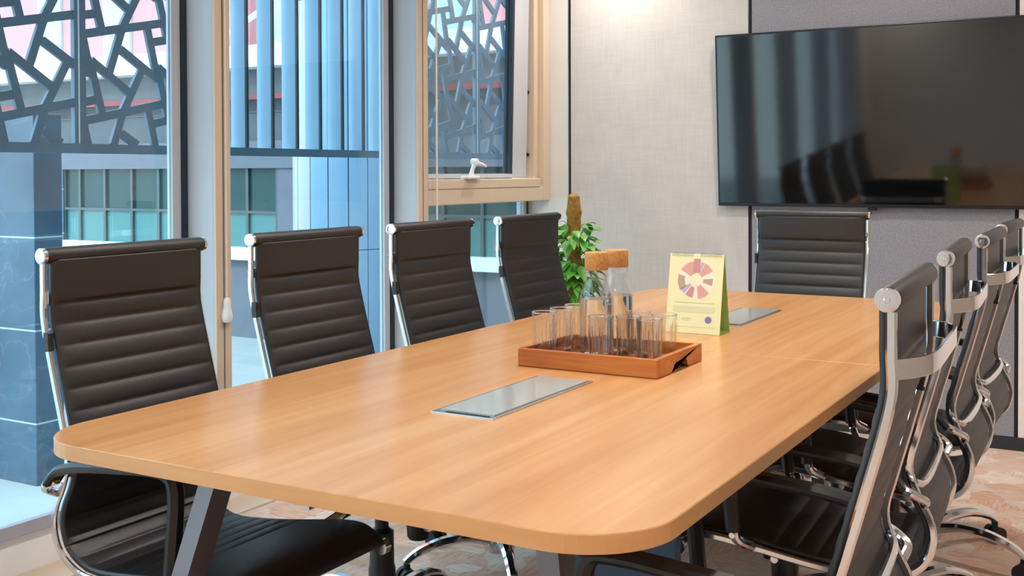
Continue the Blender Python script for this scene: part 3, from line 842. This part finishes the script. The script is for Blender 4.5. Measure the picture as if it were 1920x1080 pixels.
# ------------------------------------------------------------------ outside: metal privacy screens
XS = -3.40
bm = BM(); add_box(bm, XS-.02, XS+.012, 1.2, 7.2, 1.282, 1.3175)
tag(obj('screen_rail', bm, M['screenm']), 'slate blue bottom rail running along the metal screens outside', 'rail')
CELL = .318
SHX, SHZ = CELL/565, CELL/690
def cellpt(x, y): return (x*SHX, -(y-.0975*x)*SHZ)
BARS = [
    ([(-50, 75), (605, -35)], 1.0),
    ([(-75, -45), (-15, 260), (25, 370), (105, 730)], .95),
    ([(435, -320), (275, 10), (160, 388)], .95),
    ([(262, 195), (570, 440)], .9),
    ([(22, 288), (338, 560)], .9),
]
def lattice(ya, yb, yo, label, za=1.3185, zb=2.62):
    """pinwheel lattice cut from sheet metal between ya and yb; yo = square centre of the first cell"""
    t = thing('lattice_screen', label, 'screen', (XS, (ya+yb)/2, 0), 0, 'pinwheel lattice screens outside')
    y0 = (ya+yb)/2; w = .032; b = BM()
    def seg(p, q, hd=.007):
        # clip to the panel
        (a, c), (d, e) = p, q
        t0, t1 = 0, 1
        for dv, lo, hi, s in ((d-a, ya+.014, yb-.014, a), (e-c, za, zb, c)):
            if abs(dv) < 1e-9:
                if s < lo or s > hi: return
                continue
            u, v = (lo-s)/dv, (hi-s)/dv
            if u > v: u, v = v, u
            t0, t1 = max(t0, u), min(t1, v)
        if t1-t0 < 1e-3: return
        A = Vector((0, a+(d-a)*t0-y0, c+(e-c)*t0)); B = Vector((0, a+(d-a)*t1-y0, c+(e-c)*t1))
        u = (B-A).normalized(); n = Vector((0, -u.z, u.y))*w/2
        A -= u*.003; B += u*.003
        poly = [A-n, B-n, B+n, A+n]
        lo_ = [b.verts.new(v+Vector((-hd, 0, 0))) for v in poly]; hi_ = [b.verts.new(v+Vector((hd, 0, 0))) for v in poly]
        b.faces.new(lo_[::-1]); b.faces.new(hi_)
        for k in range(4): b.faces.new((lo_[k], lo_[(k+1) % 4], hi_[(k+1) % 4], hi_[k]))
    i0 = int((ya-yo)/CELL)-2
    for i in range(i0, i0+int((yb-ya)/CELL)+5):
        for j in range(-3, 5):
            cy, cz = yo+i*CELL, 1.755+j*CELL
            for bi, (pts, _) in enumerate(BARS):
                q = [cellpt(*p) for p in pts]
                for si, (p0, p1) in enumerate(zip(q[:-1], q[1:])): seg((cy+p0[0], cz+p0[1]), (cy+p1[0], cz+p1[1]), .0062+.0003*bi+.0015*(si % 2)/10)
    obj('lattice', b, M['screenm'], t)
    b = BM(); add_box(b, -.010, .010, ya-y0, ya-y0+.028, za, zb); add_box(b, -.010, .010, yb-y0-.014, yb-y0, za, zb); obj('edge_post', b, M['screenm'], t)
    b = BM(); add_box(b, -.011, .011, ya-y0-.005, ya-y0-.0005, za, zb); obj('painted_lit_edge', b, M['slabw'], t)  # white strip paints the light caught along the panel edge
    return t
lattice(1.30, 2.712, 2.742-.318*4, 'slate lattice screen outside, in front of the stone pier')
lattice(2.72, 3.452, 2.767, 'slate lattice screen outside between its joint, lit edge painted white, and the first mullion')
lattice(4.60, 5.458, 5.164-.318, 'slate lattice screen outside the open sash window, left of the joint')
lattice(5.466, 7.1, 5.806-.318, 'slate lattice screen outside the open sash window, right of the joint')
# vertical fins
fins = thing('fin_screen', 'pale blue vertical fin screen outside the middle window', 'screen', (XS, 4.03, 0))
bm = BM(); add_box(bm, -.075, .010, -.570, -.556, 1.318, 2.62); obj('end_fin', bm, M['fin'], fins)
for k in range(7):
    y = 3.585+.163*k-4.03
    bm = BM(); add_box(bm, -.082, -.0005, y-.006, y+.006, 1.318, 2.62); f = obj('fin', bm, M['fin'], fins)
    bm = BM(); add_box(bm, 0, .010, y-.007, y+.007, 1.318, 2.62); obj('fin_edge', bm, M['gasket'], f)

sbox('wall_upper_sky_block', (-3.04, XR+.1, -9.0, 7.4, CEIL+.101, 11), M['slabw'])  # unseen upper storeys, added to block sky light on the screens
sbox('wall_side_sky_block', (-3.04, XR+.1, YB+.121, 7.4, GZ_, CEIL+.10), M['slabw'])  # unseen side of the building, added to shade the far lattice
# ------------------------------------------------------------------ outside: ground, pier, column, building
GZ = -.30
bm = BM(); add_box(bm, -14, -3.04, -6, 9.0, GZ-.1, GZ); struct('ground', bm, M['pave'])
bm = BM(); add_box(bm, -4.85, -3.5, 4.6, 7.5, GZ, GZ+.02); tag(obj('paver_strip', bm, M['paveblue']), 'strip of blue-grey paving in front of the building opposite', 'paving')
pier = tag(boxo('stone_pier', (-7.2, -4.66, 3.47, 3.63, GZ, 1.50), M['stone'], bev=.004), 'blue grey veined stone pier outside at the left', 'pier')

col = thing('clad_column', 'broad round column in pale blue cladding, lit side painted white, outside the middle window', 'column', (-5.245, 6.55, GZ))
nseg = 16; R0 = .37
for k in range(nseg):
    a0, a1 = 2*PI*k/nseg, 2*PI*(k+1)/nseg-.02
    b = BM(); poly = [(R0*math.cos(a0+(a1-a0)*i/5), R0*math.sin(a0+(a1-a0)*i/5)) for i in range(6)]+[((R0-.03)*math.cos(a1+(a0-a1)*i/5), (R0-.03)*math.sin(a1+(a0-a1)*i/5)) for i in range(6)]
    for z0, z1 in ((0, .95), (.956, 2.75), (2.756, 3.8)): add_prism(b, poly, z0, z1)
    am = math.degrees((a0+a1)/2)
    obj('cladding_panel', b, M['cladlit'] if 190 < am < 260 else M['cladb'], col)  # white panels paint in the light falling on the column's left
b = BM(); add_lathe(b, [(0, 0), (R0-.032, 0), (R0-.032, 3.8), (0, 3.8)], n=32); obj('core', b, M['concrete'], col)

YW = 7.6
bld = thing('opposite_building', 'pink and white building across the way with teal glazing', 'building', (-7.4, YW, GZ))
def part(name, x0, x1, y0, y1, z0, z1, mat, parent=bld):
    b = BM(); add_box(b, x0+7.4, x1+7.4, y0-YW, y1-YW, z0-GZ, z1-GZ); return obj(name, b, mat, parent)
part('upper_wall', -13, -3.3, YW+.02, YW+.3, 2.2, 4.6, M['pink'])
for x0, x1 in ((-12.2, -11.3), (-10.11, -9.75), (-9.1, -8.72), (-7.05, -6.55), (-6.3, -5.9), (-5.17, -4.73)):
    w = part('upper_window', x0, x1, YW-.01, YW+.018, 2.32, 4.6, M['cyan'])
part('red_post', -7.19, -7.11, YW-.16, YW-.08, 2.33, 4.6, M['red'])
part('white_slab', -13, -3.3, YW-.3, YW+.02, 2.14, 2.33, M['slabw'])
part('concrete_band', -13, -3.3, YW-.1, YW+.02, 1.92, 2.14, M['concrete'])
part('red_pipe', -13, -3.3, YW-.16, YW-.102, 1.865, 1.915, M['red'])
part('rear_wall', -13, -3.3, YW-.02, YW+.3, 1.5, 1.92, M['soffit'])
part('panel_groove', -13, -3.3, YW-.03, YW-.0202, 1.755, 1.77, M['frame'])
part('lintel', -13, -3.3, YW-.06, YW+.3, 1.252, 1.5, M['lintel'])
part('end_wall', -6.80, -6.2, YW-.04, YW+.3, GZ, 1.252, M['lintel'])
part('end_wall', -13, -9.69, YW-.04, YW+.3, GZ, 1.252, M['stone'])
for x0, x1 in ((-9.69, -6.80), (-6.2, -3.3)):
    g = part('glazing', x0, x1, YW+.0, YW+.05, .852, 1.252, M['teal'])
    g2 = part('spandrel', x0, x1, YW+.0, YW+.05, .53, .852, M['tealbright'])
xs_ = [-9.69, -9.46, -9.09, -8.70, -8.33, -7.95, -7.56, -7.18, -6.82]+[-6.18, -5.8, -5.42, -5.04, -4.66, -4.28, -3.9, -3.5]
for x in xs_: part('window_bar', x-.016, x+.016, YW-.025, YW-.0005, .53, 1.252, M['frame'])
for x0, x1 in ((-9.69, -6.80), (-6.2, -3.3)):
    part('window_bar', x0, x1, YW-.026, YW-.0006, .84, .864, M['frame'])
    part('white_sill', x0, x1, YW-.12, YW+.05, .42, .53, M['slabw'])
    part('lower_wall', x0, x1, YW-.02, YW+.05, GZ, .42, M['lintel'])
# a stair rail glimpsed above the slab
b = BM(); add_tube(b, [(-7.4+7.4, -.22, 2.36-GZ), (-6.6+7.4, -.22, 2.74-GZ)], .025, 8); obj('stair_rail', b, M['slabw'], bld)

# ------------------------------------------------------------------ lights and sky
def area(name, loc, sx, sy, power, rgb, rot=(0, 0, 0), spread=PI):
    l = bpy.data.lights.new(name, 'AREA'); l.shape = 'RECTANGLE'; l.size = sx; l.size_y = sy; l.energy = power; l.color = lin(rgb)[:3]; l.spread = spread
    o = bpy.data.objects.new(name, l); COL.objects.link(o); o.location = loc; o.rotation_euler = rot
    return o
def downlight(x, y, power, label, size=.16, spread=PI*.85, vis=8):
    t = thing('ceiling_downlight', label, 'ceiling light', (x, y, CEIL), 0, 'recessed ceiling lights')
    b = BM(); add_lathe(b, [(size/2, -.004), (size/2+.018, -.006), (size/2+.02, 0), (size/2, 0)], n=32); obj('trim_ring', b, M['white'], t)
    b = BM(); add_lathe(b, [(0, -.001), (size/2, -.001)], n=32); obj('diffuser', b, emit_mat('lamp_diffuser', (255, 244, 232), vis), t)
    l = bpy.data.lights.new('downlight_lamp', 'AREA'); l.shape = 'DISK'; l.size = size; l.energy = power; l.color = lin((255, 246, 238))[:3]; l.spread = spread
    o = bpy.data.objects.new('downlight_lamp', l); COL.objects.link(o); o.location = (x, y, CEIL-.012)
    return t
LP = 17
downlight(-1.13, 1.3, 13, 'round warm recessed light in the ceiling over the near end of the table')
downlight(-1.13, 2.7, LP, 'round warm recessed light in the ceiling over the middle of the table')
downlight(-1.13, 4.1, LP, 'round warm recessed light in the ceiling over the far end of the table')
downlight(-.35, -1.15, 24, 'round warm recessed light in the ceiling over the rear of the room, behind the camera')
downlight(.7, .5, LP, 'round warm recessed light in the ceiling near the right wall, behind the camera')
downlight(.7, 3.4, LP, 'round warm recessed light in the ceiling near the right wall, by the back wall')
downlight(-2.35, -2.30, 16, 'round warm wall-washing light in the ceiling beside the rear wall', size=.2, spread=PI*.55, vis=14)
downlight(-2.35, 5.0, 10, 'small warm wall-washing light in the ceiling corner above the plant', size=.1, spread=PI*.6)

w = bpy.data.worlds.new('sky'); SC.world = w; w.use_nodes = True
nt = w.node_tree; bg = nt.nodes['Background']
tc = node(nt, 'ShaderNodeTexCoord'); sp = node(nt, 'ShaderNodeSeparateXYZ'); nt.links.new(tc.outputs['Generated'], sp.inputs['Vector'])
col_ = ramp(nt, sp.outputs['Z'], [(.0, (.93, .97, 1, 1)), (.5, (.76, .89, 1, 1)), (1, (.66, .83, 1, 1))])
nt.links.new(col_, bg.inputs['Color']); bg.inputs['Strength'].default_value = 4.2
sl_ = bpy.data.lights.new('sun', 'SUN'); sl_.energy = 1.8; sl_.angle = math.radians(12); sl_.color = (1, .97, .92)
so = bpy.data.objects.new('sun', sl_); COL.objects.link(so); so.rotation_euler = Vector((-.12, -1, .8)).to_track_quat('Z', 'Y').to_euler()

SC.view_settings.view_transform = 'Standard'; SC.view_settings.look = 'None'
SC.view_settings.gamma = 1; SC.view_settings.use_curve_mapping = False
SC.view_settings.exposure = 0.04
